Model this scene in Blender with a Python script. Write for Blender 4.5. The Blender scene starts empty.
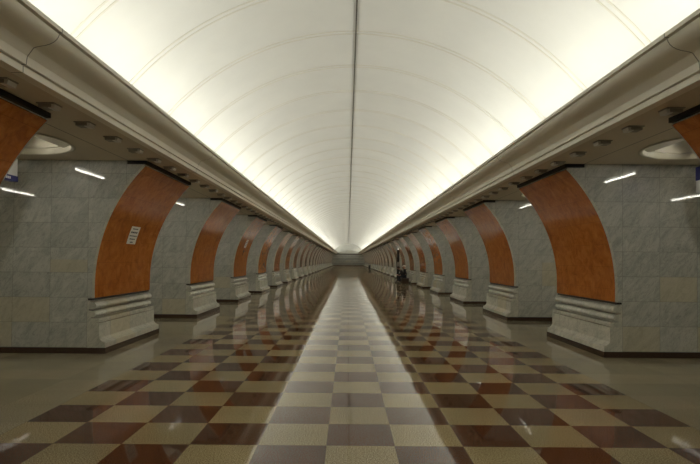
import bpy, bmesh, math, random
from mathutils import Vector, Matrix

# ------------------------------------------------------------------ camera, world, exposure, large lights
C = bpy.context.scene.collection
SC = bpy.context.scene
EYE = 1.63
CAMX = -0.125
cd = bpy.data.cameras.new('camera')
cam = bpy.data.objects.new('camera', cd)
C.objects.link(cam)
cd.sensor_width = 36.0
cd.lens = 520.0 / 700.0 * 36.0
cd.shift_x = 0.003
cd.shift_y = 19.8 / 700.0
cd.clip_end = 400
cam.location = (CAMX, 0, EYE)
PITCH, ROLL = math.radians(0.9), math.radians(-0.45)
cam.matrix_world = (Matrix.Translation((CAMX, 0, EYE)) @ Matrix.Rotation(math.radians(90) + PITCH, 4, 'X')
                    @ Matrix.Rotation(-ROLL, 4, 'Z'))
SC.camera = cam

w = bpy.data.worlds.new('world')
SC.world = w
w.use_nodes = True
w.node_tree.nodes['Background'].inputs[0].default_value = (0.02, 0.02, 0.018, 1)
w.node_tree.nodes['Background'].inputs[1].default_value = 1.0

SC.view_settings.view_transform = 'Standard'
SC.view_settings.look = 'None'
SC.view_settings.gamma = 1.0
SC.view_settings.use_curve_mapping = False
SC.view_settings.exposure = -0.12
SC.cycles.use_denoising = True
SC.cycles.max_bounces = 10
SC.cycles.diffuse_bounces = 6
SC.cycles.glossy_bounces = 5
SC.cycles.sample_clamp_indirect = 6.0

Y0, Y1 = -11.0, 146.2          # hall extent
PERIOD, NEAR, PLEN = 5.4, 8.9, 2.5
SOFF = 3.31                    # soffit height
COVE_W = 16.5
DOME_EMIT = 38.0
PLAT_EMIT = 40.0
LIGHT_COL = (0.995, 1.0, 0.945)

# cove lamps lying in the trough behind each cornice lip, one between each two vault ribs
y = 10.35 - 1.8 * 11 - 0.9
while y < Y1 - 0.5:
    if y > Y0 + 0.5:
        for s in (-1, 1):
            ld = bpy.data.lights.new('cove_lamp', 'AREA')
            ld.shape = 'RECTANGLE'
            ld.size = 0.08
            ld.size_y = 1.35
            ld.energy = COVE_W
            ld.color = LIGHT_COL
            lo = bpy.data.objects.new('cove_lamp', ld)
            lo.location = (s * 3.08, y, 3.63)
            lo.rotation_euler = (math.pi, -s * math.radians(8), 0)
            C.objects.link(lo)
    y += 1.8


# ------------------------------------------------------------------ material helpers
def new_mat(name):
    m = bpy.data.materials.new(name)
    m.use_nodes = True
    nt = m.node_tree
    b = nt.nodes['Principled BSDF']
    return m, nt, b


def node(nt, t, **kw):
    n = nt.nodes.new(t)
    for k, v in kw.items():
        if k.startswith('i_'):
            key = k[2:]
            n.inputs[int(key) if key.isdigit() else key.replace('_', ' ')].default_value = v
        else:
            setattr(n, k, v)
    return n


def setin(nt, sock, v):
    if hasattr(v, 'node'):
        nt.links.new(v, sock)
    else:
        sock.default_value = v


def M(nt, op, a, b=None, c=None):
    n = nt.nodes.new('ShaderNodeMath')
    n.operation = op
    setin(nt, n.inputs[0], a)
    if b is not None:
        setin(nt, n.inputs[1], b)
    if c is not None:
        setin(nt, n.inputs[2], c)
    return n.outputs[0]


def mix(nt, f, a, b, mode='MIX'):
    n = nt.nodes.new('ShaderNodeMix')
    n.data_type = 'RGBA'
    n.blend_type = mode
    setin(nt, n.inputs[0], f)
    setin(nt, n.inputs[6], a)
    setin(nt, n.inputs[7], b)
    return n.outputs[2]


def ramp(nt, f, stops):
    n = nt.nodes.new('ShaderNodeValToRGB')
    while len(n.color_ramp.elements) < len(stops):
        n.color_ramp.elements.new(0.5)
    for e, (p, c) in zip(n.color_ramp.elements, stops):
        e.position = p
        e.color = c if len(c) == 4 else (*c, 1)
    nt.links.new(f, n.inputs[0])
    return n.outputs[0]


def plain(name, col, rough=0.5, metal=0.0, noise=0.0, nscale=8.0, spec=0.5):
    m, nt, b = new_mat(name)
    if noise:
        tc = node(nt, 'ShaderNodeTexCoord')
        nz = node(nt, 'ShaderNodeTexNoise', i_Scale=nscale, i_Detail=5.0)
        nt.links.new(tc.outputs['Object'], nz.inputs['Vector'])
        lo = tuple(c * (1 - noise) for c in col)
        hi = tuple(min(1, c * (1 + noise)) for c in col)
        nt.links.new(ramp(nt, nz.outputs[0], [(0.3, lo), (0.7, hi)]), b.inputs['Base Color'])
    else:
        b.inputs['Base Color'].default_value = (*col, 1)
    b.inputs['Roughness'].default_value = rough
    b.inputs['Metallic'].default_value = metal
    b.inputs['Specular IOR Level'].default_value = spec
    return m


def emissive(name, col, strength):
    m, nt, b = new_mat(name)
    b.inputs['Base Color'].default_value = (0.8, 0.8, 0.8, 1)
    b.inputs['Emission Color'].default_value = (*col, 1)
    b.inputs['Emission Strength'].default_value = strength
    return m


def line_at(nt, v, period, phase, half):
    """1 where v is within half of phase + n*period"""
    a = M(nt, 'SUBTRACT', v, phase - period / 2)
    f = M(nt, 'FLOORED_MODULO', a, period)
    d = M(nt, 'ABSOLUTE', M(nt, 'SUBTRACT', f, period / 2))
    return M(nt, 'LESS_THAN', d, half)


def polished(nt, b, col, rough, ior, cap, normal=None):
    """honed stone: diffuse body under a reflection that never gets stronger than cap"""
    out = nt.nodes['Material Output']
    nt.nodes.remove(b)
    df = nt.nodes.new('ShaderNodeBsdfDiffuse')
    gl = nt.nodes.new('ShaderNodeBsdfGlossy')
    gl.inputs['Roughness'].default_value = rough
    fr = nt.nodes.new('ShaderNodeFresnel')
    fr.inputs['IOR'].default_value = ior
    mx = nt.nodes.new('ShaderNodeMixShader')
    nt.links.new(col, df.inputs['Color'])
    nt.links.new(M(nt, 'MINIMUM', fr.outputs[0], cap), mx.inputs[0])
    nt.links.new(df.outputs[0], mx.inputs[1])
    nt.links.new(gl.outputs[0], mx.inputs[2])
    if normal is not None:
        nt.links.new(normal, gl.inputs['Normal'])
    nt.links.new(mx.outputs[0], out.inputs['Surface'])


# ---- floor: brown and beige granite checkerboard between plain granite margins
def floor_material():
    m, nt, b = new_mat('checkered_granite')
    geo = node(nt, 'ShaderNodeNewGeometry')
    sp = node(nt, 'ShaderNodeSeparateXYZ')
    nt.links.new(geo.outputs['Position'], sp.inputs[0])
    X, Yv = sp.outputs[0], sp.outputs[1]
    T = 0.6
    col = M(nt, 'FLOOR', M(nt, 'DIVIDE', M(nt, 'ADD', X, 0.3), T))
    row = M(nt, 'FLOOR', M(nt, 'DIVIDE', M(nt, 'SUBTRACT', Yv, 0.39), T))
    par = M(nt, 'FLOORED_MODULO', M(nt, 'ADD', col, row), 2.0)
    inside = M(nt, 'LESS_THAN', M(nt, 'ABSOLUTE', X), 3.3)
    brown = M(nt, 'MULTIPLY', par, inside)
    cid = node(nt, 'ShaderNodeCombineXYZ')
    nt.links.new(col, cid.inputs[0]); nt.links.new(row, cid.inputs[1])
    wn = node(nt, 'ShaderNodeTexWhiteNoise')
    nt.links.new(cid.outputs[0], wn.inputs['Vector'])
    nz = node(nt, 'ShaderNodeTexNoise', i_Scale=92.0, i_Detail=1.5, i_Roughness=0.75)
    nt.links.new(geo.outputs['Position'], nz.inputs['Vector'])
    nz2 = node(nt, 'ShaderNodeTexNoise', i_Scale=1.3, i_Detail=4.0)
    nt.links.new(geo.outputs['Position'], nz2.inputs['Vector'])
    beige = ramp(nt, nz.outputs[0], [(0.34, (0.15, 0.105, 0.045)), (0.5, (0.34, 0.27, 0.145)), (0.66, (0.54, 0.455, 0.28))])
    grey = ramp(nt, nz.outputs[0], [(0.34, (0.15, 0.12, 0.07)), (0.5, (0.33, 0.285, 0.185)), (0.66, (0.48, 0.43, 0.30))])
    brn = ramp(nt, nz.outputs[0], [(0.34, (0.050, 0.020, 0.010)), (0.52, (0.108, 0.046, 0.026)), (0.68, (0.18, 0.09, 0.055))])
    base = mix(nt, inside, grey, beige)
    base = mix(nt, brown, base, brn)
    var = M(nt, 'ADD', 0.88, M(nt, 'MULTIPLY', wn.outputs['Value'], 0.2))
    var = M(nt, 'MULTIPLY', var, M(nt, 'ADD', 0.8, M(nt, 'MULTIPLY', nz2.outputs[0], 0.4)))
    vc = node(nt, 'ShaderNodeCombineXYZ')
    for i in range(3):
        nt.links.new(var, vc.inputs[i])
    base = mix(nt, 1.0, base, vc.outputs[0], 'MULTIPLY')
    j = M(nt, 'MAXIMUM', line_at(nt, X, T, 0.3, 0.0025), line_at(nt, Yv, T, 0.39, 0.0025))
    base = mix(nt, M(nt, 'MULTIPLY', j, 0.5), base, (0.05, 0.04, 0.027, 1))
    # every slab lies a hair out of level
    tilt = node(nt, 'ShaderNodeVectorMath', operation='SUBTRACT')
    nt.links.new(wn.outputs['Color'], tilt.inputs[0]); tilt.inputs[1].default_value = (0.5, 0.5, 0.5)
    sc = node(nt, 'ShaderNodeVectorMath', operation='MULTIPLY')
    nt.links.new(tilt.outputs[0], sc.inputs[0]); sc.inputs[1].default_value = (0.006, 0.003, 0.0)
    ad = node(nt, 'ShaderNodeVectorMath', operation='ADD')
    nt.links.new(geo.outputs['Normal'], ad.inputs[0]); nt.links.new(sc.outputs[0], ad.inputs[1])
    no = node(nt, 'ShaderNodeVectorMath', operation='NORMALIZE')
    nt.links.new(ad.outputs[0], no.inputs[0])
    polished(nt, b, base, 0.045, 1.5, 0.56, no.outputs[0])
    return m


# ---- pale veined marble in slabs
def marble_material(name='veined_marble', c0=(0.37, 0.375, 0.35), c1=(0.52, 0.52, 0.475), c2=(0.62, 0.615, 0.56),
                    grid=(0.64, 4.575, 0.426, 0.53), rough=0.035, yjoint=(0.8333, 1.25)):
    m, nt, b = new_mat(name)
    tc = node(nt, 'ShaderNodeTexCoord')
    sp = node(nt, 'ShaderNodeSeparateXYZ')
    nt.links.new(tc.outputs['Object'], sp.inputs[0])
    geo = node(nt, 'ShaderNodeNewGeometry')
    spn = node(nt, 'ShaderNodeSeparateXYZ')
    nt.links.new(geo.outputs['Normal'], spn.inputs[0])
    facing_y = M(nt, 'GREATER_THAN', M(nt, 'ABSOLUTE', spn.outputs[1]), 0.5)
    ax = M(nt, 'ABSOLUTE', sp.outputs[0])
    lx = line_at(nt, ax, grid[0], grid[1], 0.0045)
    ly = line_at(nt, sp.outputs[1], yjoint[0], yjoint[1], 0.004)
    lz = line_at(nt, sp.outputs[2], grid[2], grid[3], 0.0045)
    ver = M(nt, 'ADD', M(nt, 'MULTIPLY', lx, facing_y), M(nt, 'MULTIPLY', ly, M(nt, 'SUBTRACT', 1.0, facing_y)))
    j = M(nt, 'MINIMUM', 1.0, M(nt, 'ADD', ver, M(nt, 'MULTIPLY', lz, facing_y)))
    # tile identity
    ix = M(nt, 'FLOOR', M(nt, 'DIVIDE', M(nt, 'SUBTRACT', ax, grid[1]), grid[0]))
    iy = M(nt, 'FLOOR', M(nt, 'DIVIDE', M(nt, 'SUBTRACT', sp.outputs[1], yjoint[1]), yjoint[0]))
    iz = M(nt, 'FLOOR', M(nt, 'DIVIDE', M(nt, 'SUBTRACT', sp.outputs[2], grid[3]), grid[2]))
    oi = node(nt, 'ShaderNodeObjectInfo')
    cid = node(nt, 'ShaderNodeCombineXYZ')
    nt.links.new(ix, cid.inputs[0])
    nt.links.new(M(nt, 'ADD', M(nt, 'MULTIPLY', iy, 7.0), M(nt, 'MULTIPLY', oi.outputs['Random'], 97.3)), cid.inputs[1])
    nt.links.new(iz, cid.inputs[2])
    wn = node(nt, 'ShaderNodeTexWhiteNoise')
    nt.links.new(cid.outputs[0], wn.inputs['Vector'])
    off = node(nt, 'ShaderNodeVectorMath', operation='SCALE')
    nt.links.new(wn.outputs['Color'], off.inputs[0]); off.inputs[3].default_value = 9.0
    rot = node(nt, 'ShaderNodeMapping')
    vr = node(nt, 'ShaderNodeVectorRotate', rotation_type='EULER_XYZ')
    vr.inputs['Rotation'].default_value = (0.5, 0.85, 0.2)
    nt.links.new(tc.outputs['Object'], vr.inputs['Vector'])
    rot.inputs['Scale'].default_value = (0.9, 1.0, 2.6)
    nt.links.new(vr.outputs[0], rot.inputs[0])
    pv = node(nt, 'ShaderNodeVectorMath', operation='ADD')
    nt.links.new(rot.outputs[0], pv.inputs[0]); nt.links.new(off.outputs[0], pv.inputs[1])
    n1 = node(nt, 'ShaderNodeTexNoise', i_Scale=2.6, i_Detail=10.0, i_Roughness=0.72, i_Distortion=1.1)
    nt.links.new(pv.outputs[0], n1.inputs['Vector'])
    n2 = node(nt, 'ShaderNodeTexNoise', i_Scale=3.6, i_Detail=7.0, i_Roughness=0.6, i_Distortion=1.6)
    nt.links.new(pv.outputs[0], n2.inputs['Vector'])
    vein = M(nt, 'ABSOLUTE', M(nt, 'SUBTRACT', n2.outputs[0], 0.5))
    vein = ramp(nt, vein, [(0.0, (1, 1, 1)), (0.025, (0, 0, 0))])
    base = ramp(nt, n1.outputs[0], [(0.33, c0), (0.5, c1), (0.68, c2)])
    base = mix(nt, M(nt, 'MULTIPLY', vein, 0.6), base, (c0[0] * 0.75, c0[1] * 0.77, c0[2] * 0.75, 1))
    # some slabs are honey coloured
    warm = M(nt, 'MULTIPLY', M(nt, 'GREATER_THAN', wn.outputs['Value'], 0.9), 0.45)
    low = M(nt, 'LESS_THAN', sp.outputs[2], 1.6)
    base = mix(nt, M(nt, 'MULTIPLY', warm, low), base, (0.56, 0.49, 0.31, 1))
    bri = M(nt, 'ADD', 0.92, M(nt, 'MULTIPLY', wn.outputs['Value'], 0.12))
    vc = node(nt, 'ShaderNodeCombineXYZ')
    for i in range(3):
        nt.links.new(bri, vc.inputs[i])
    base = mix(nt, 1.0, base, vc.outputs[0], 'MULTIPLY')
    base = mix(nt, M(nt, 'MULTIPLY', j, 0.38), base, (0.12, 0.12, 0.10, 1))
    nt.links.new(base, b.inputs['Base Color'])
    b.inputs['Roughness'].default_value = rough
    return m


def orange_material():
    m, nt, b = new_mat('orange_polished_stone')
    tc = node(nt, 'ShaderNodeTexCoord')
    oi = node(nt, 'ShaderNodeObjectInfo')
    ad = node(nt, 'ShaderNodeVectorMath', operation='ADD')
    nt.links.new(tc.outputs['Object'], ad.inputs[0]); nt.links.new(oi.outputs['Random'], ad.inputs[1])
    n1 = node(nt, 'ShaderNodeTexNoise', i_Scale=5.0, i_Detail=10.0, i_Roughness=0.7, i_Distortion=0.8)
    nt.links.new(ad.outputs[0], n1.inputs['Vector'])
    sp = node(nt, 'ShaderNodeSeparateXYZ')
    nt.links.new(tc.outputs['Object'], sp.inputs[0])
    base = ramp(nt, n1.outputs[0], [(0.3, (0.25, 0.065, 0.010)), (0.5, (0.44, 0.135, 0.020)), (0.72, (0.56, 0.205, 0.04))])
    lz = line_at(nt, sp.outputs[2], 0.39, 1.16, 0.003)
    ly = line_at(nt, sp.outputs[1], 0.8333, 0.0, 0.003)
    base = mix(nt, M(nt, 'MULTIPLY', M(nt, 'MAXIMUM', lz, ly), 0.4), base, (0.12, 0.035, 0.01, 1))
    polished(nt, b, base, 0.11, 1.45, 0.55)
    return m


def plaster_material(name, col, rough=0.65, seam=None, xline=None, seamphase=4.70):
    m, nt, b = new_mat(name)
    geo = node(nt, 'ShaderNodeNewGeometry')
    sp = node(nt, 'ShaderNodeSeparateXYZ')
    nt.links.new(geo.outputs['Position'], sp.inputs[0])
    n1 = node(nt, 'ShaderNodeTexNoise', i_Scale=0.9, i_Detail=5.0, i_Roughness=0.6)
    nt.links.new(geo.outputs['Position'], n1.inputs['Vector'])
    base = ramp(nt, n1.outputs[0], [(0.3, tuple(c * 0.94 for c in col)), (0.7, col)])
    if seam:
        l = line_at(nt, sp.outputs[1], seam, seamphase, 0.006)
        base = mix(nt, M(nt, 'MULTIPLY', l, 0.85), base, tuple(c * 0.14 for c in col) + (1,))
    if xline:
        d = M(nt, 'ABSOLUTE', M(nt, 'SUBTRACT', M(nt, 'ABSOLUTE', sp.outputs[0]), xline))
        base = mix(nt, M(nt, 'MULTIPLY', M(nt, 'LESS_THAN', d, 0.008), 0.8), base, tuple(c * 0.12 for c in col) + (1,))
    nt.links.new(base, b.inputs['Base Color'])
    b.inputs['Roughness'].default_value = rough
    return m


MAT = {
    'floor': floor_material(),
    'marble': marble_material(),
    'mould': marble_material('moulding_marble', (0.46, 0.46, 0.40), (0.60, 0.59, 0.51), (0.70, 0.68, 0.59),
                             grid=(9.0, 3.0, 9.0, 5.0), rough=0.2, yjoint=(0.8333, 0.42)),
    'orange': orange_material(),
    'plinth': plain('dark_brown_granite', (0.055, 0.032, 0.022), 0.12, noise=0.25, nscale=60),
    'black': plain('recess_shade_black', (0.012, 0.011, 0.010), 0.6),
    'vault': plaster_material('cream_vault_plaster', (0.83, 0.825, 0.765), 0.6),
    'rib': plaster_material('rib_plaster', (0.78, 0.755, 0.66), 0.6),
    'cornice': plaster_material('cornice_plaster', (0.88, 0.845, 0.74), 0.55, seam=5.4),
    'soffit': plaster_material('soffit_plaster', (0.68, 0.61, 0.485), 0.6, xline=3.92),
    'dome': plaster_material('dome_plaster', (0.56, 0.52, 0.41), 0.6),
    'rail': plain('dark_ceiling_joint', (0.10, 0.085, 0.06), 0.5),
    'lamp': plain('lamp_housing_grey', (0.28, 0.265, 0.23), 0.45),
    'lens': plain('lamp_lens_grey', (0.66, 0.65, 0.60), 0.3),
    'tube': emissive('fluorescent_tube', (1.0, 0.97, 0.85), DOME_EMIT),
    'ptube': emissive('platform_tube', (1.0, 0.97, 0.85), PLAT_EMIT),
    'white': plain('white_enamel', (0.72, 0.73, 0.72), 0.4),
    'blue': plain('blue_enamel', (0.02, 0.025, 0.16), 0.4),
    'paper': plain('notice_paper', (0.74, 0.70, 0.60), 0.6),
    'ink': plain('ink', (0.03, 0.03, 0.03), 0.6),
    'dark_metal': plain('dark_metal', (0.025, 0.025, 0.027), 0.35, 0.2),
    'screen': plain('glossy_black', (0.008, 0.008, 0.009), 0.12),
    'wood': plain('dark_brown_wood', (0.055, 0.028, 0.015), 0.4, noise=0.3, nscale=20),
    'skin': plain('skin', (0.50, 0.29, 0.20), 0.5),
    'coat': plain('black_cloth', (0.014, 0.014, 0.017), 0.85),
    'coat2': plain('charcoal_cloth', (0.035, 0.033, 0.034), 0.85),
    'trouser': plain('dark_blue_cloth', (0.016, 0.018, 0.028), 0.9),
    'shoe': plain('black_leather', (0.01, 0.01, 0.01), 0.4),
    'hair': plain('brown_hair', (0.05, 0.028, 0.016), 0.6),
    'cap': plain('pale_cap_cloth', (0.70, 0.68, 0.62), 0.8),
    'white_lamp': emissive('beacon_white', (1.0, 0.98, 0.9), 0.9),
    'band_a': marble_material('end_wall_band', (0.30, 0.31, 0.28), (0.42, 0.42, 0.385), (0.50, 0.50, 0.45)),
    'band_b': marble_material('end_wall_ledge', (0.5, 0.5, 0.44), (0.65, 0.64, 0.56), (0.72, 0.71, 0.62)),
    'side': plain('platform_wall_stone', (0.55, 0.53, 0.47), 0.35, noise=0.15, nscale=3),
}


# ------------------------------------------------------------------ mesh helpers
def finish(name, bm, mat, parent=None, smooth=None, recalc=True):
    if recalc:
        bmesh.ops.recalc_face_normals(bm, faces=bm.faces[:])
    me = bpy.data.meshes.new(name)
    bm.to_mesh(me)
    bm.free()
    for m_ in (mat if isinstance(mat, (list, tuple)) else [mat]):
        me.materials.append(m_)
    if smooth is not None:
        for p in me.polygons:
            p.use_smooth = True
        me.set_sharp_from_angle(angle=math.radians(smooth))
    o = bpy.data.objects.new(name, me)
    C.objects.link(o)
    if parent is not None:
        o.parent = parent
    return o


def extrude_profile(bm, pts, y0, y1, closed=True, caps=True, mi=0):
    a = [bm.verts.new((x, y0, z)) for x, z in pts]
    b = [bm.verts.new((x, y1, z)) for x, z in pts]
    n = len(pts)
    for i in range(n if closed else n - 1):
        f = bm.faces.new((a[i], a[(i + 1) % n], b[(i + 1) % n], b[i]))
        f.material_index = mi
    if closed and caps:
        bm.faces.new(a).material_index = mi
        bm.faces.new(b[::-1]).material_index = mi


def box(bm, x0, x1, y0, y1, z0, z1, mi=0, bevel=0.0):
    r = bmesh.ops.create_cube(bm, size=1.0)
    for v in r['verts']:
        v.co = Vector(((x0 + x1) / 2 + v.co.x * (x1 - x0), (y0 + y1) / 2 + v.co.y * (y1 - y0), (z0 + z1) / 2 + v.co.z * (z1 - z0)))
    fs = set(f for v in r['verts'] for f in v.link_faces)
    for f in fs:
        f.material_index = mi
    if bevel:
        es = list(set(e for v in r['verts'] for e in v.link_edges))
        bmesh.ops.bevel(bm, geom=es, offset=bevel, segments=2, affect='EDGES', profile=0.5)


def cyl(bm, p, q, r, seg=12, r2=None, mi=0):
    p, q = Vector(p), Vector(q)
    d = q - p
    mt = Matrix.Translation((p + q) / 2) @ d.to_track_quat('Z', 'Y').to_matrix().to_4x4()
    g = bmesh.ops.create_cone(bm, cap_ends=True, segments=seg, radius1=r, radius2=r if r2 is None else r2, depth=d.length, matrix=mt)
    for f in set(f for v in g['verts'] for f in v.link_faces):
        f.material_index = mi


def lathe(bm, prof, cx, cy, seg=48, mi=0, cap_last=False):
    rings = []
    for r, z in prof:
        if r < 1e-5:
            rings.append([bm.verts.new((cx, cy, z))])
        else:
            rings.append([bm.verts.new((cx + r * math.cos(2 * math.pi * i / seg), cy + r * math.sin(2 * math.pi * i / seg), z)) for i in range(seg)])
    for a, b in zip(rings, rings[1:]):
        for i in range(seg):
            j = (i + 1) % seg
            if len(b) == 1:
                f = bm.faces.new((a[i], a[j], b[0]))
            elif len(a) == 1:
                f = bm.faces.new((a[0], b[j], b[i]))
            else:
                f = bm.faces.new((a[i], a[j], b[j], b[i]))
            f.material_index = mi


def structure(o):
    o['kind'] = 'structure'
    return o


def tag(o, label, cat, group=None):
    o['label'] = label
    o['category'] = cat
    if group:
        o['group'] = group
    return o


def empty(name, loc=(0, 0, 0)):
    o = bpy.data.objects.new(name, None)
    o.empty_display_size = 0.3
    o.location = loc
    C.objects.link(o)
    return o


def copy_tree(o, parent=None):
    c = o.copy()
    C.objects.link(c)
    if parent is not None:
        c.parent = parent
    for ch in list(o.children):
        copy_tree(ch, c)
    return c


ORD = ['zeroth', 'first', 'second', 'third', 'fourth', 'fifth', 'sixth', 'seventh', 'eighth', 'ninth', 'tenth', 'eleventh',
       'twelfth', 'thirteenth', 'fourteenth', 'fifteenth', 'sixteenth', 'seventeenth', 'eighteenth', 'nineteenth', 'twentieth']
TENS = {2: 'twenty', 3: 'thirty', 4: 'forty', 5: 'fifty', 6: 'sixty', 7: 'seventy', 8: 'eighty', 9: 'ninety'}
TENTH = {2: 'twentieth', 3: 'thirtieth', 4: 'fortieth', 5: 'fiftieth', 6: 'sixtieth', 7: 'seventieth', 8: 'eightieth', 9: 'ninetieth'}


def ordinal(n):
    if n <= 20:
        return ORD[n]
    if n < 100:
        t, u = divmod(n, 10)
        return TENTH[t] if u == 0 else TENS[t] + '-' + ORD[u]
    return 'one hundred and ' + ordinal(n - 100) if n > 100 else 'hundredth'


# ------------------------------------------------------------------ floor
bm = bmesh.new()
box(bm, -10.6, 10.6, Y0 - 0.2, Y1 + 0.2, -0.3, 0.0)
structure(finish('floor', bm, MAT['floor']))

# ------------------------------------------------------------------ vault
R, ZC = 5.0, 1.19
a0 = math.asin((3.40 - ZC) / R)
NA = 72
rings = [(Y0, R, 0)]
k0 = math.ceil((Y0 + 0.3 - 10.35) / 1.8)
yy = 10.35 + 1.8 * k0
while yy < Y1 - 0.2:
    for c_ in (-0.062, 0.062):
        rings += [(yy + c_ - 0.022, R, 0), (yy + c_ - 0.014, R - 0.009, 1), (yy + c_ + 0.014, R - 0.009, 1), (yy + c_ + 0.022, R, 1)]
    yy += 1.8
rings.append((Y1, R, 0))
bm = bmesh.new()
prev = None
for (y, r, mi) in rings:
    ring = [bm.verts.new((r * math.cos(a0 + (math.pi - 2 * a0) * i / NA), y, ZC + r * math.sin(a0 + (math.pi - 2 * a0) * i / NA))) for i in range(NA + 1)]
    if prev:
        for i in range(NA):
            f = bm.faces.new((prev[0][i], prev[0][i + 1], ring[i + 1], ring[i]))
            f.material_index = 1 if mi else 0
    prev = (ring, mi)
structure(finish('ceiling', bm, [MAT['vault'], MAT['rib']], smooth=20, recalc=False))

# dark expansion joint rail along the crown
bm = bmesh.new()
box(bm, -0.012, 0.012, Y0, Y1, ZC + R - 0.035, ZC + R + 0.01)
structure(finish('trim_1', bm, MAT['rail']))

# ------------------------------------------------------------------ cornices with the light trough behind the lip
corn = [(3.09, SOFF), (3.09, 3.372), (3.102, 3.372), (3.102, 3.384), (3.062, 3.384), (3.058, 3.43), (3.048, 3.478), (3.03, 3.51),
        (3.002, 3.533), (2.97, 3.545), (2.935, 3.552), (2.89, 3.56), (2.85, 3.572), (2.815, 3.59), (2.79, 3.612), (2.772, 3.64),
        (2.765, 3.662), (2.785, 3.664), (2.785, 3.674), (2.74, 3.676), (2.737, 3.715), (2.775, 3.715), (2.80, 3.68), (2.95, 3.60), (3.08, 3.42), (3.12, 3.40),
        (4.62, 3.40), (4.62, 3.36), (3.2, 3.36), (3.2, SOFF)]
for n_, s in ((2, -1), (3, 1)):
    bm = bmesh.new()
    extrude_profile(bm, [(s * x, z) for x, z in corn], Y0, Y1)
    structure(finish('trim_%d' % n_, bm, MAT['cornice'], smooth=28))

# ------------------------------------------------------------------ aisle soffits (flat, with a round coffer in every bay)
XI, XO = 3.2, 7.0
DOME_X, DOME_R = 5.15, 0.95
OPEN_C = NEAR - PERIOD + PLEN + (PERIOD - PLEN) / 2     # centre of the first opening, 7.45


def soffit_bay(bm, s, yc, y0, y1, hole=True):
    def q(x0, x1, ya, yb):
        bm.faces.new([bm.verts.new((s * x, y, SOFF)) for x, y in ((x0, ya), (x1, ya), (x1, yb), (x0, yb))])
    if not hole:
        q(XI, XO, y0, y1)
        return
    H = 1.15
    q(XI, DOME_X - H, y0, y1)
    q(DOME_X + H, XO, y0, y1)
    q(DOME_X - H, DOME_X + H, y0, yc - H)
    q(DOME_X - H, DOME_X + H, yc + H, y1)
    n = 48
    ins, out = [], []
    for i in range(n):
        a = 2 * math.pi * i / n
        c_, s_ = math.cos(a), math.sin(a)
        k = H / max(abs(c_), abs(s_))
        ins.append(bm.verts.new((s * (DOME_X + DOME_R * c_), yc + DOME_R * s_, SOFF)))
        out.append(bm.verts.new((s * (DOME_X + k * c_), yc + k * s_, SOFF)))
    for i in range(n):
        j = (i + 1) % n
        bm.faces.new((ins[i], ins[j], out[j], out[i]))


NP = 26
bays = []
i = -3
while True:
    yc = OPEN_C + PERIOD * i
    y0, y1 = max(Y0, yc - PERIOD / 2), min(Y1, yc + PERIOD / 2)
    if y0 >= Y1 - 0.01:
        break
    bays.append((yc, y0, y1, (yc - 1.2 > Y0 and yc + 1.2 < Y1 and i >= 0)))
    i += 1
for nm, s in (('ceiling.001', -1), ('ceiling.002', 1)):
    bm = bmesh.new()
    for yc, y0, y1, hole in bays:
        soffit_bay(bm, s, yc, y0, y1, hole)
    bmesh.ops.remove_doubles(bm, verts=bm.verts[:], dist=0.0005)
    # step up from the soffit to the platform hall ceiling, and that ceiling
    for f in bm.faces[:]:
        f.normal_update()
        if f.normal.z > 0:
            f.normal_flip()
    a = [bm.verts.new(p) for p in ((s * XO, Y0, SOFF), (s * XO, Y1, SOFF), (s * XO, Y1, 4.2), (s * XO, Y0, 4.2))]
    bm.faces.new(a)
    a = [bm.verts.new(p) for p in ((s * XO, Y0, 4.2), (s * XO, Y1, 4.2), (s * 10.5, Y1, 4.2), (s * 10.5, Y0, 4.2))]
    bm.faces.new(a)
    structure(finish(nm, bm, MAT['soffit'], recalc=False))

# dome coffers: ring moulding, then a shallow bowl
dome_prof = [(DOME_R + 0.0, SOFF - 0.0), (DOME_R + 0.03, SOFF - 0.012), (DOME_R + 0.0, SOFF - 0.02), (DOME_R - 0.035, SOFF - 0.01), (DOME_R - 0.05, SOFF + 0.03),
             (DOME_R - 0.05, SOFF + 0.075), (DOME_R - 0.09, SOFF + 0.08), (DOME_R - 0.095, SOFF + 0.10),
             (DOME_R - 0.13, SOFF + 0.16), (DOME_R - 0.22, SOFF + 0.22), (DOME_R - 0.38, SOFF + 0.28), (DOME_R - 0.6, SOFF + 0.32), (0.0, SOFF + 0.34)]
bm = bmesh.new()
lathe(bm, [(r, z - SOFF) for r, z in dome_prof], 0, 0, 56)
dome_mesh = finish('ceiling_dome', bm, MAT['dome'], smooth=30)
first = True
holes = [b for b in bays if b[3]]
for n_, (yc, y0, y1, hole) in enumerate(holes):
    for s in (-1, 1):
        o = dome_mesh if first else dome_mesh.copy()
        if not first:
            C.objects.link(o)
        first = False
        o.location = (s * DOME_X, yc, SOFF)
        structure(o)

# ------------------------------------------------------------------ side walls, end walls
for nm, s in (('wall_left', -1), ('wall_right', 1)):
    bm = bmesh.new()
    box(bm, min(s * 10.5, s * 10.7), max(s * 10.5, s * 10.7), Y0, Y1, 0, 4.3)
    structure(finish(nm, bm, MAT['side']))
bm = bmesh.new()
box(bm, -10.5, 10.5, Y0 - 0.2, Y0, 0, 6.6)
structure(finish('wall_rear', bm, MAT['side']))

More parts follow.
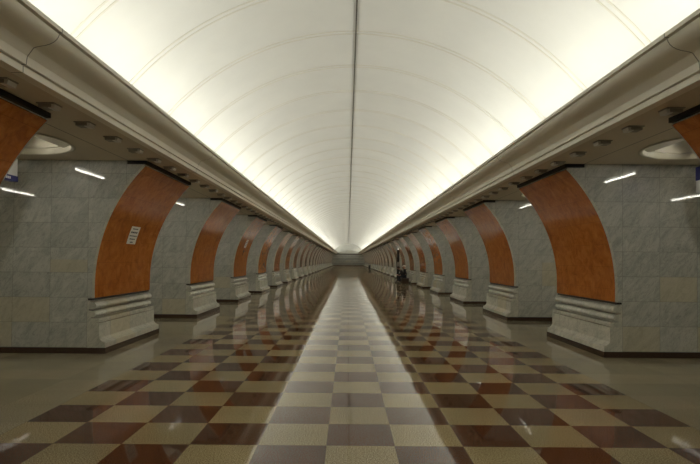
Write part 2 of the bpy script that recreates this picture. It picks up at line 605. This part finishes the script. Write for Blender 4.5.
# far wall: horizontal marble courses with projecting ledges, and the plaster lunette above
wf = empty('wall_front', (0, Y1, 0))
structure(wf)
bm = bmesh.new()
box(bm, -10.5, 10.5, 0.0, 0.3, 0, 3.40)
finish('masonry', bm, MAT['band_a'], wf)
for z0, z1, d in ((0.0, 0.14, 0.10), (0.95, 1.12, 0.14), (1.42, 1.52, 0.10), (2.25, 2.36, 0.14)):
    bm = bmesh.new()
    box(bm, -4.3, 4.3, -d, 0.0, z0, z1, bevel=0.02)
    finish('ledge', bm, MAT['plinth'] if z0 == 0 else MAT['band_b'], wf)
bm = bmesh.new()
box(bm, -4.6, 4.6, -0.10, 0.0, 3.16, 3.40, bevel=0.02)
finish('dark_frieze', bm, MAT['plinth'], wf)
bm = bmesh.new()
n = 48
pts = [(5.05 * math.cos(a0 + (math.pi - 2 * a0) * i / n), ZC + 5.05 * math.sin(a0 + (math.pi - 2 * a0) * i / n)) for i in range(n + 1)]
extrude_profile(bm, pts, 0.0, 0.25)
finish('lunette', bm, MAT['vault'], wf)

# ------------------------------------------------------------------ pylons
XP, ZS, RA = 4.485, 1.15, 2.99
ZT = 3.245


def arc_x(z, off=0.0):
    if z <= ZS:
        return XP - off
    r = RA + off
    return (XP - RA) + math.sqrt(max(0, (RA - off) ** 2 - (z - ZS) ** 2)) if off else (XP - RA) + math.sqrt(RA * RA - (z - ZS) ** 2)


NARC = 28
arc = [(XP, 0.93), (XP, ZS)]
for i in range(1, NARC + 1):
    z = ZS + (ZT - ZS) * i / NARC
    arc.append((arc_x(z), z))


def make_pylon(s):
    root = empty('pylon')
    # marble body
    bm = bmesh.new()
    inner = arc[::-1]
    prof = [(6.98, 0.0), (6.98, SOFF - 0.002), (3.925, SOFF - 0.002), (3.925, ZT)] + inner + [(4.55, 0.93), (4.55, 0.0)]
    extrude_profile(bm, [(s * x, z) for x, z in prof], 0.0, PLEN)
    finish('marble_body', bm, MAT['marble'], root, smooth=20)
    # orange stone facing, a thin slab over the curve with a pale edge left at both ends
    bm = bmesh.new()
    T = 0.03
    outer, innr = [], []
    for i in range(NARC + 1):
        z = 0.945 + (ZT - 0.01 - 0.945) * i / NARC
        if z <= ZS:
            nx, nz = -1.0, 0.0
        else:
            nx, nz = -(arc_x(z) - (XP - RA)) / RA, -(z - ZS) / RA
        outer.append((arc_x(z) + nx * T, z + nz * T))
        innr.append((arc_x(z) - nx * 0.005, z - nz * 0.005))
    extrude_profile(bm, [(s * x, z) for x, z in outer + innr[::-1]], 0.009, PLEN - 0.009)
    finish('arched_panel', bm, MAT['orange'], root, smooth=25)
    # thin pale edging strips
    for ya, yb in ((0.0, 0.008), (PLEN - 0.008, PLEN)):
        bm = bmesh.new()
        extrude_profile(bm, [(s * (x - 0.004), z) for x, z in outer] + [(s * x, z) for x, z in innr[::-1]], ya - 0.004 if ya == 0 else ya, yb if ya == 0 else yb + 0.004)
        finish('edge_strip', bm, MAT['mould'], root, smooth=25)
    # base mouldings
    base = [(4.57, 0.10), (4.255, 0.10), (4.255, 0.175), (4.258, 0.186), (4.268, 0.192), (4.285, 0.196), (4.31, 0.208), (4.335, 0.23), (4.352, 0.258),
            (4.36, 0.262), (4.36, 0.515), (4.40, 0.518), (4.40, 0.533), (4.366, 0.535), (4.366, 0.585), (4.376, 0.594), (4.50, 0.597), (4.50, 0.618),
            (4.452, 0.622), (4.434, 0.636), (4.426, 0.658), (4.43, 0.682), (4.446, 0.704), (4.472, 0.722), (4.50, 0.728), (4.545, 0.730), (4.545, 0.760),
            (4.462, 0.762), (4.435, 0.768), (4.419, 0.786), (4.414, 0.814), (4.424, 0.842), (4.446, 0.864), (4.47, 0.872),
            (4.53, 0.876), (4.53, 0.928), (4.57, 0.928)]
    bm = bmesh.new()
    extrude_profile(bm, [(s * x, z) for x, z in base], -0.004, PLEN + 0.004)
    finish('base_moulding', bm, MAT['mould'], root, smooth=35)
    # black bar standing for the shade in the joint under the panel
    bm = bmesh.new()
    box(bm, min(s * 4.48, s * 4.56), max(s * 4.48, s * 4.56), -0.006, PLEN + 0.006, 0.905, 0.94)
    finish('shadow_joint', bm, MAT['black'], root)
    # dark granite plinth
    bm = bmesh.new()
    xa, xb = sorted((s * 4.245, s * 7.0))
    box(bm, xa, xb, -0.02, PLEN + 0.02, 0.0, 0.10)
    finish('plinth', bm, MAT['plinth'], root)
    # black block painting in the shadow gap between the panel and the soffit
    bm = bmesh.new()
    xa, xb = sorted((s * 3.585, s * 3.92))
    box(bm, xa, xb, -0.012, PLEN + 0.012, ZT + 0.002, SOFF - 0.004)
    finish('shadow_gap', bm, MAT['black'], root)
    return root


for s, side in ((-1, 'left'), (1, 'right')):
    proto = make_pylon(s)
    for k in range(-1, NP):
        yk = NEAR + PERIOD * k
        if yk + PLEN > Y1:
            break
        o = proto if k == -1 else copy_tree(proto)
        o.location = (0, yk, 0)
        nth = ordinal(k + 2)
        if k == -1:
            lab = 'nearest %s pylon, only the top of its orange arch in view' % side
        elif side == 'left' and k == 0:
            lab = 'large grey marble pylon with orange arched face bearing a white notice, front left'
        elif side == 'right' and k == 0:
            lab = 'large grey marble pylon with orange arched face and no notice, front right'
        elif side == 'left' and k == 2:
            lab = 'marble pylon with orange face and small notice, %s from the camera on the left' % nth
        elif side == 'right' and k == 5:
            lab = 'marble pylon behind the bench with seated people, seventh from the camera on the right'
        else:
            lab = 'marble pylon with orange arched face, %s from the camera in the %s row' % (nth, side)
        tag(o, lab, 'pylon', 'marble pylons along the %s side' % side)


# ------------------------------------------------------------------ small spotlights under the cornices
def make_spot(s):
    root = empty('ceiling_spotlight')
    bm = bmesh.new()
    box(bm, -0.10, 0.10, -0.085, 0.085, -0.012, 0.0, bevel=0.003)
    xa, xb = sorted((s * 0.085, s * -0.06))
    box(bm, xa, xb, -0.07, 0.07, -0.05, -0.010, bevel=0.008)
    finish('housing', bm, MAT['lamp'], root)
    bm = bmesh.new()
    v = [(s * -0.055, -0.066, -0.012), (s * -0.055, 0.066, -0.012), (s * -0.098, 0.066, -0.018), (s * -0.098, -0.066, -0.018),
         (s * -0.02, -0.066, -0.056), (s * -0.02, 0.066, -0.056), (s * -0.085, 0.066, -0.060), (s * -0.085, -0.066, -0.060)]
    vs = [bm.verts.new(p) for p in v]
    for f in ((0, 1, 2, 3), (4, 5, 6, 7), (0, 1, 5, 4), (1, 2, 6, 5), (2, 3, 7, 6), (3, 0, 4, 7)):
        bm.faces.new([vs[i] for i in f])
    finish('lens', bm, MAT['lens'], root)
    return root


SPX, SPP = 3.41, PERIOD / 7
spots = {}
for s, side in ((-1, 'left'), (1, 'right')):
    ys = []
    y = 8.76 - 5 * SPP
    while y < Y1 - 0.3:
        ys.append(y)
        y += SPP
    proto = make_spot(s)
    for n_, y in enumerate(ys[:150]):
        o = proto if n_ == 0 else copy_tree(proto)
        o.location = (s * SPX, y, SOFF)
        tag(o, 'small unlit grey spotlight under the %s cornice, %s from the camera' % (side, ordinal(n_ + 1)), 'spotlight', 'small spotlights under the %s cornice' % side)
    spots[s] = ys[150:]
bm = bmesh.new()
for s in (-1, 1):
    for y in spots[s]:
        box(bm, s * (SPX - 0.02) - 0.07, s * (SPX - 0.02) + 0.07, y - 0.085, y + 0.085, SOFF - 0.05, SOFF)
o = finish('distant_spotlights', bm, MAT['lamp'])
tag(o, 'tiny farthest spotlights under both cornices near the end wall', 'spotlights')
o['kind'] = 'stuff'


# ------------------------------------------------------------------ tube lamps of the aisles (in each dome) and of the platform halls
def make_tube(mat, length):
    root = empty('tube_lamp')
    bm = bmesh.new()
    box(bm, -0.06, 0.06, -length / 2 - 0.04, length / 2 + 0.04, 0.045, 0.075, bevel=0.005)  # tray made wide to keep tube light off the dome
    box(bm, -0.02, 0.02, -length / 2 - 0.03, -length / 2 - 0.005, -0.02, 0.05)
    box(bm, -0.02, 0.02, length / 2 + 0.005, length / 2 + 0.03, -0.02, 0.05)
    cyl(bm, (0, 0, 0.07), (0, 0, 0.30), 0.008, 8)
    finish('fitting', bm, MAT['white'], root)
    bm = bmesh.new()
    cyl(bm, (0, -length / 2, 0), (0, length / 2, 0), 0.018, 12)
    finish('tube', bm, mat, root, smooth=40)
    return root


proto = make_tube(MAT['tube'], 1.15)
n_ = 0
for yc, y0, y1, hole in holes:
    for s, side in ((-1, 'left'), (1, 'right')):
        o = proto if n_ == 0 else copy_tree(proto)
        o.location = (s * 5.29, yc, SOFF + 0.0)
        tag(o, 'white tube lamp under the round ceiling coffer, %s opening on the %s' % (ordinal(n_ // 2 + 1), side), 'lamp', 'tube lamps in the side openings')
        n_ += 1
proto = make_tube(MAT['ptube'], 1.4)
n_ = 0
y = 3.55
while y < 130:
    for s, side in ((-1, 'left'), (1, 'right')):
        for lx, row in ((9.2, 'inner'), (10.2, 'added outer')):  # second, unseen row is added to brighten the pylon marble
            o = proto if n_ == 0 else copy_tree(proto)
            o.location = (s * lx, y, 3.42)
            tag(o, 'white tube lamp, %s row above the %s platform, %s from the front' % (row, side, ordinal(n_ // 4 + 1)), 'lamp', 'platform tube lamps')
            n_ += 1
    y += 5.4


# ------------------------------------------------------------------ hanging direction signs in the first openings
def letters(bm, x, y, z, s, widths, h, mi=0, gap=0.012):
    for w_ in widths:
        box(bm, x - 0.002, x + 0.002, y, y + w_, z, z + h, mi)
        y += w_ + gap


def hanging_sign(s, x, ya, yb, z0, z1, blue_low, label):
    root = empty('hanging_sign', (x, (ya + yb) / 2, z0))
    L, Hh = (yb - ya) / 2, z1 - z0
    bm = bmesh.new()
    box(bm, -0.05, 0.05, -L, L, 0, Hh, bevel=0.008)
    finish('sign_box', bm, MAT['white'], root)
    bm = bmesh.new()
    zb0, zb1 = (0.0, 0.085) if blue_low else (Hh * 0.48, Hh)
    box(bm, -0.053, 0.053, -L - 0.003, L + 0.003, zb0 - 0.003, zb1 + 0.003)
    finish('blue_band', bm, MAT['blue'], root)
    bm = bmesh.new()
    random.seed(4)
    for sx in (-0.055, 0.055):
        zt = zb0 + (zb1 - zb0) * 0.28
        hh = (zb1 - zb0) * 0.45
        letters(bm, sx, -L + 0.1, zt, s, [0.03, 0.028, 0.035, 0.03, 0.026, 0.034], hh)
        letters(bm, sx, L - 0.42, zt, s, [0.03, 0.026, 0.034, 0.028, 0.03, 0.028], hh)
    finish('lettering', bm, MAT['white'], root)
    for yy in (-L + 0.15, L - 0.12):
        bm = bmesh.new()
        cyl(bm, (0, yy, Hh - 0.01), (0, yy, SOFF - z0), 0.012, 10)
        cyl(bm, (0, yy, SOFF - z0 - 0.012), (0, yy, SOFF - z0), 0.035, 16)
        finish('hanger_rod', bm, MAT['dark_metal'], root)
    tag(root, label, 'sign')
    return root


hanging_sign(-1, -5.53, 6.75, 8.4, 2.85, 3.22, True, 'white hanging sign with a blue lower band in the first left opening')
hanging_sign(1, 5.55, 6.75, 8.4, 2.76, 3.17, False, 'hanging sign with blue upper half in the first right opening')


# ------------------------------------------------------------------ paper notices stuck on the orange faces
def notice(yc, zc, w_, h_, label):
    root = empty('notice', (-arc_x(zc) + 0.03, yc, zc))
    ox, oy, oz = root.location

    def strip(bm, ya, yb, za, zb, off, thick, n=8):
        g = []
        for lay in (off, off + thick):
            rows = []
            for i in range(n + 1):
                z = za + (zb - za) * i / n
                nx, nz = -(arc_x(z) - (XP - RA)) / RA, -(z - ZS) / RA
                px = -(arc_x(z) + nx * lay)
                pz = z + nz * lay
                rows.append([bm.verts.new((px - ox, ya - oy, pz - oz)), bm.verts.new((px - ox, yb - oy, pz - oz))])
            g.append(rows)
        for i in range(n):
            for rows in g:
                bm.faces.new((rows[i][0], rows[i][1], rows[i + 1][1], rows[i + 1][0]))
            for e in (0, 1):
                bm.faces.new((g[0][i][e], g[1][i][e], g[1][i + 1][e], g[0][i + 1][e]))
        for i in (0, n):
            bm.faces.new((g[0][i][0], g[0][i][1], g[1][i][1], g[1][i][0]))
    bm = bmesh.new()
    strip(bm, yc - w_ / 2, yc + w_ / 2, zc - h_ / 2, zc + h_ / 2, 0.0305, 0.003)
    finish('sheet', bm, MAT['paper'], root)
    bm = bmesh.new()
    rows = [(0.86, 0.62, 0.045, 5), (0.66, 0.76, 0.075, 4), (0.46, 0.84, 0.045, 6), (0.28, 0.62, 0.055, 4), (0.10, 0.34, 0.055, 3)]
    random.seed(9)
    for fz, fw, fh, nw in rows:
        y = yc - w_ * fw / 2
        ww = w_ * fw / nw
        for i in range(nw):
            strip(bm, y, y + ww * random.uniform(0.72, 0.9), zc - h_ / 2 + h_ * fz - h_ * fh / 2, zc - h_ / 2 + h_ * fz + h_ * fh / 2 + 0.004, 0.034, 0.0012, 1)
            y += ww
    finish('printed_text', bm, MAT['ink'], root)
    tag(root, label, 'notice')


notice(10.12, 2.085, 0.40, 0.34, 'white paper notice with dark text on the orange face, front left pylon')
notice(21.05, 2.26, 0.38, 0.32, 'small white notice on the orange face of the fourth left pylon')

# ------------------------------------------------------------------ black information column, right side
ic = empty('information_column', (3.86, 41.3, 0))
bm = bmesh.new()
box(bm, -0.16, 0.16, -0.16, 0.16, 0, 0.05, bevel=0.01)
finish('base', bm, MAT['dark_metal'], ic)
bm = bmesh.new()
box(bm, -0.10, 0.10, -0.09, 0.09, 0.05, 2.48, bevel=0.02)
finish('column', bm, MAT['screen'], ic)
bm = bmesh.new()
cyl(bm, (0, 0, 2.48), (0, 0, 2.56), 0.05, 20, 0.04)
finish('beacon', bm, MAT['white_lamp'], ic, smooth=40)
bm = bmesh.new()
box(bm, -0.07, 0.07, -0.096, -0.088, 1.15, 1.5, bevel=0.002)
cyl(bm, (0, -0.088, 1.05), (0, -0.10, 1.05), 0.03, 16)
finish('call_panel', bm, MAT['lamp'], ic)
tag(ic, 'tall slim black information column beyond the bench on the right', 'information column')

# ------------------------------------------------------------------ bench
bench = empty('bench', (3.86, 37.1, 0))
bm = bmesh.new()
for i in range(5):
    x = -0.27 + i * 0.112
    box(bm, x, x + 0.095, -1.15, 1.15, 0.365, 0.40, bevel=0.006)
finish('seat', bm, MAT['wood'], bench)
bm = bmesh.new()
box(bm, -0.24, 0.26, -1.1, 1.1, 0.31, 0.365, bevel=0.004)
finish('frame', bm, MAT['wood'], bench)
for yy in (-1.0, -0.05, 0.9):
    bm = bmesh.new()
    box(bm, -0.24, 0.26, yy, yy + 0.1, 0.0, 0.31, bevel=0.006)
    finish('leg', bm, MAT['wood'], bench)
tag(bench, 'dark brown wooden bench with two seated people beside a right-hand pylon', 'bench')


# ------------------------------------------------------------------ seated people
def skin_mesh(verts, edges, radii, sub=1, root=0):
    me = bpy.data.meshes.new('tmp')
    me.from_pydata([Vector(v) for v in verts], edges, [])
    o = bpy.data.objects.new('tmp', me)
    C.objects.link(o)
    o.modifiers.new('s', 'SKIN')
    for i, r in enumerate(radii):
        d = me.skin_vertices[0].data[i]
        d.radius = r if isinstance(r, tuple) else (r, r)
        d.use_root = (i == root)
    sm = o.modifiers.new('u', 'SUBSURF')
    sm.levels = sub
    dg = bpy.context.evaluated_depsgraph_get()
    dg.update()
    ev = o.evaluated_get(dg)
    out = bpy.data.meshes.new_from_object(ev)
    bpy.data.objects.remove(o)
    return out


def add_mesh(bm, me):
    bm.from_mesh(me)
    bpy.data.meshes.remove(me)


def person(loc, lean, mats, hat, label, yaw=0.0):
    """seated, facing local -X"""
    root = empty('person', loc)
    root.rotation_euler = (0, 0, yaw)
    skin, coat, trou, shoe, hair = mats
    L = lean

    def P(x, y, z):          # lean the upper body forward about the hip
        dz = z - 0.55
        return (x - math.sin(L) * max(dz, 0), y, 0.55 + (math.cos(L) * dz if dz > 0 else dz))
    pel = (0.0, 0.0, 0.54)
    neck = P(0.0, 0, 1.03)
    head = P(-0.03, 0, 1.17)
    sh = [P(0.0, e * 0.17, 0.98) for e in (-1, 1)]
    el = [P(-0.06, e * 0.23, 0.74) for e in (-1, 1)]
    wr = [(-0.33 - 0.1 * L, e * 0.13, 0.60) for e in (-1, 1)]
    kn = [(-0.43, e * 0.12, 0.50) for e in (-1, 1)]
    an = [(-0.40, e * 0.12, 0.09) for e in (-1, 1)]
    # body
    V, E, Rr = [], [], []

    def add(p, r, par=None):
        V.append(p); Rr.append(r)
        if par is not None:
            E.append((par, len(V) - 1))
        return len(V) - 1
    a = add(pel, (0.13, 0.11))
    b = add(P(0, 0, 0.75), (0.13, 0.10), a)
    c = add(P(0, 0, 0.93), (0.15, 0.10), b)
    d = add(neck, 0.055, c)
    h0 = add(P(-0.01, 0, 1.09), 0.055, d)
    h1 = add(P(-0.03, 0, 1.17), (0.085, 0.09), h0)
    h2 = add(P(-0.02, 0, 1.25), (0.075, 0.085), h1)
    for i, e in enumerate((-1, 1)):
        s_ = add(sh[i], 0.055, c)
        e_ = add(el[i], 0.042, s_)
        w_ = add(wr[i], 0.028, e_)
        pm = add((wr[i][0] - 0.07, wr[i][1] - e * 0.01, wr[i][2] - 0.015), (0.036, 0.018), w_)
        t = add((e and 0.0 - 0.03, e * 0.09, 0.52), 0.085, a)
        k = add(kn[i], 0.06, t)
        n2 = add(an[i], 0.042, k)
        add((-0.53, e * 0.13, 0.045), 0.035, n2)
    bm = bmesh.new()
    add_mesh(bm, skin_mesh(V, E, Rr, 1))
    # fingers, nose and ears grow from the same mesh
    for i, e in enumerate((-1, 1)):
        px, py, pz = wr[i][0] - 0.085, wr[i][1] - e * 0.01, wr[i][2] - 0.015
        for j, ln in enumerate((0.065, 0.078, 0.072, 0.055)):
            y = py + (j - 1.5) * 0.019
            add_mesh(bm, skin_mesh([(px + 0.03, y, pz), (px - ln * 0.45, y, pz), (px - ln * 0.8, y, pz - 0.02), (px - ln * 0.9, y, pz - 0.045)],
                                   [(0, 1), (1, 2), (2, 3)], [0.009, 0.009, 0.008, 0.007], 1))
        ty = py - e * 0.035
        add_mesh(bm, skin_mesh([(px + 0.05, py - e * 0.015, pz), (px + 0.02, ty - e * 0.01, pz - 0.005), (px - 0.02, ty - e * 0.008, pz - 0.02)],
                               [(0, 1), (1, 2)], [0.011, 0.010, 0.008], 1))
    fx, fy, fz = P(-0.125, 0, 1.17)
    cyl(bm, (fx + 0.02, 0, fz + 0.02), (fx - 0.012, 0, fz - 0.01), 0.008, 8, 0.016)
    for e in (-1, 1):
        ex, ey, ez = P(-0.02, e * 0.088, 1.165)
        g = bmesh.ops.create_uvsphere(bm, u_segments=10, v_segments=8, radius=1.0)
        for v in g['verts']:
            v.co = Vector((ex + v.co.x * 0.02, ey + v.co.y * 0.008, ez + v.co.z * 0.03))
    finish('body', bm, skin, root, smooth=180)
    # eyes and mouth
    bm = bmesh.new()
    for e in (-1, 1):
        ex, ey, ez = P(-0.112, e * 0.033, 1.185)
        g = bmesh.ops.create_uvsphere(bm, u_segments=8, v_segments=6, radius=0.011)
        for v in g['verts']:
            v.co += Vector((ex, ey, ez))
    mx, my, mz = P(-0.108, 0, 1.115)
    box(bm, mx - 0.006, mx + 0.006, -0.022, 0.022, mz - 0.004, mz + 0.004)
    finish('face_features', bm, hair, root)
    # coat
    V, E, Rr = [], [], []
    a = add((0.0, 0, 0.53), (0.16, 0.135))
    b = add(P(0, 0, 0.75), (0.155, 0.125), a)
    c = add(P(0, 0, 0.93), (0.17, 0.12), b)
    add(P(0, 0, 1.035), 0.075, c)
    for i in (0, 1):
        s_ = add(sh[i], 0.075, c)
        e_ = add(el[i], 0.06, s_)
        add(wr[i], 0.045, e_)
    bm = bmesh.new()
    add_mesh(bm, skin_mesh(V, E, Rr, 2))
    finish('coat', bm, coat, root, smooth=180)
    # trousers
    V, E, Rr = [], [], []
    a = add((0.0, 0, 0.54), (0.155, 0.12))
    for i, e in enumerate((-1, 1)):
        t = add((-0.06, e * 0.09, 0.535), 0.098, a)
        k = add(kn[i], 0.075, t)
        add((an[i][0], an[i][1], 0.12), 0.06, k)
    bm = bmesh.new()
    add_mesh(bm, skin_mesh(V, E, Rr, 2))
    finish('trousers', bm, trou, root, smooth=180)
    for i, e in enumerate((-1, 1)):
        bm = bmesh.new()
        g = bmesh.ops.create_uvsphere(bm, u_segments=16, v_segments=10, radius=1.0)
        for v in g['verts']:
            z = v.co.z
            v.co = Vector((-0.47 + v.co.x * 0.145, e * 0.125 + v.co.y * 0.052, max(0.002, 0.05 + z * (0.052 if v.co.x < 0 else 0.07))))
        finish('shoe', bm, shoe, root, smooth=60)
    # hair, or cap
    hx, hy, hz = P(-0.015, 0, 1.21)
    bm = bmesh.new()
    g = bmesh.ops.create_uvsphere(bm, u_segments=20, v_segments=14, radius=1.0)
    for v in g['verts']:
        cx, cz = v.co.x, v.co.z
        low = -0.25 if cx < 0 else -0.9
        v.co = Vector((hx + cx * 0.115, v.co.y * 0.105, hz + max(cz, low if not hat else -0.1) * 0.105))
    finish('cap' if hat else 'hair', bm, MAT['cap'] if hat else hair, root, smooth=60)
    if hat:
        bm = bmesh.new()
        g = bmesh.ops.create_uvsphere(bm, u_segments=16, v_segments=8, radius=1.0)
        for v in g['verts']:
            v.co = Vector((hx - 0.10 + v.co.x * 0.085, v.co.y * 0.08, hz + v.co.z * 0.009))
        finish('cap_peak', bm, MAT['cap'], root, smooth=60)
    tag(root, label, 'person')
    return root


person((3.91, 36.35, 0), 0.12, (MAT['skin'], MAT['coat'], MAT['trouser'], MAT['shoe'], MAT['hair']), True,
       'person in black coat and pale cap sitting on the near end of the bench')
person((3.89, 37.5, 0), 0.55, (MAT['skin'], MAT['coat2'], MAT['coat'], MAT['shoe'], MAT['hair']), False,
       'bareheaded person in dark clothes leaning forward on the far end of the bench')

# ------------------------------------------------------------------ litter bin far down the right side
lb = empty('litter_bin', (3.95, 97.0, 0))
bm = bmesh.new()
lathe(bm, [(0, 0.0), (0.2, 0.0), (0.24, 0.62), (0.26, 0.64), (0.26, 0.67), (0.23, 0.67), (0.2, 0.4), (0.0, 0.4)], 0, 0, 24)
finish('bin_body', bm, MAT['dark_metal'], lb, smooth=30)
bm = bmesh.new()
lathe(bm, [(0.262, 0.672), (0.27, 0.69), (0.2, 0.74), (0.0, 0.76)], 0, 0, 24)
finish('bin_lid', bm, MAT['screen'], lb, smooth=30)
tag(lb, 'dark litter bin at the foot of a distant right-hand pylon', 'litter bin')
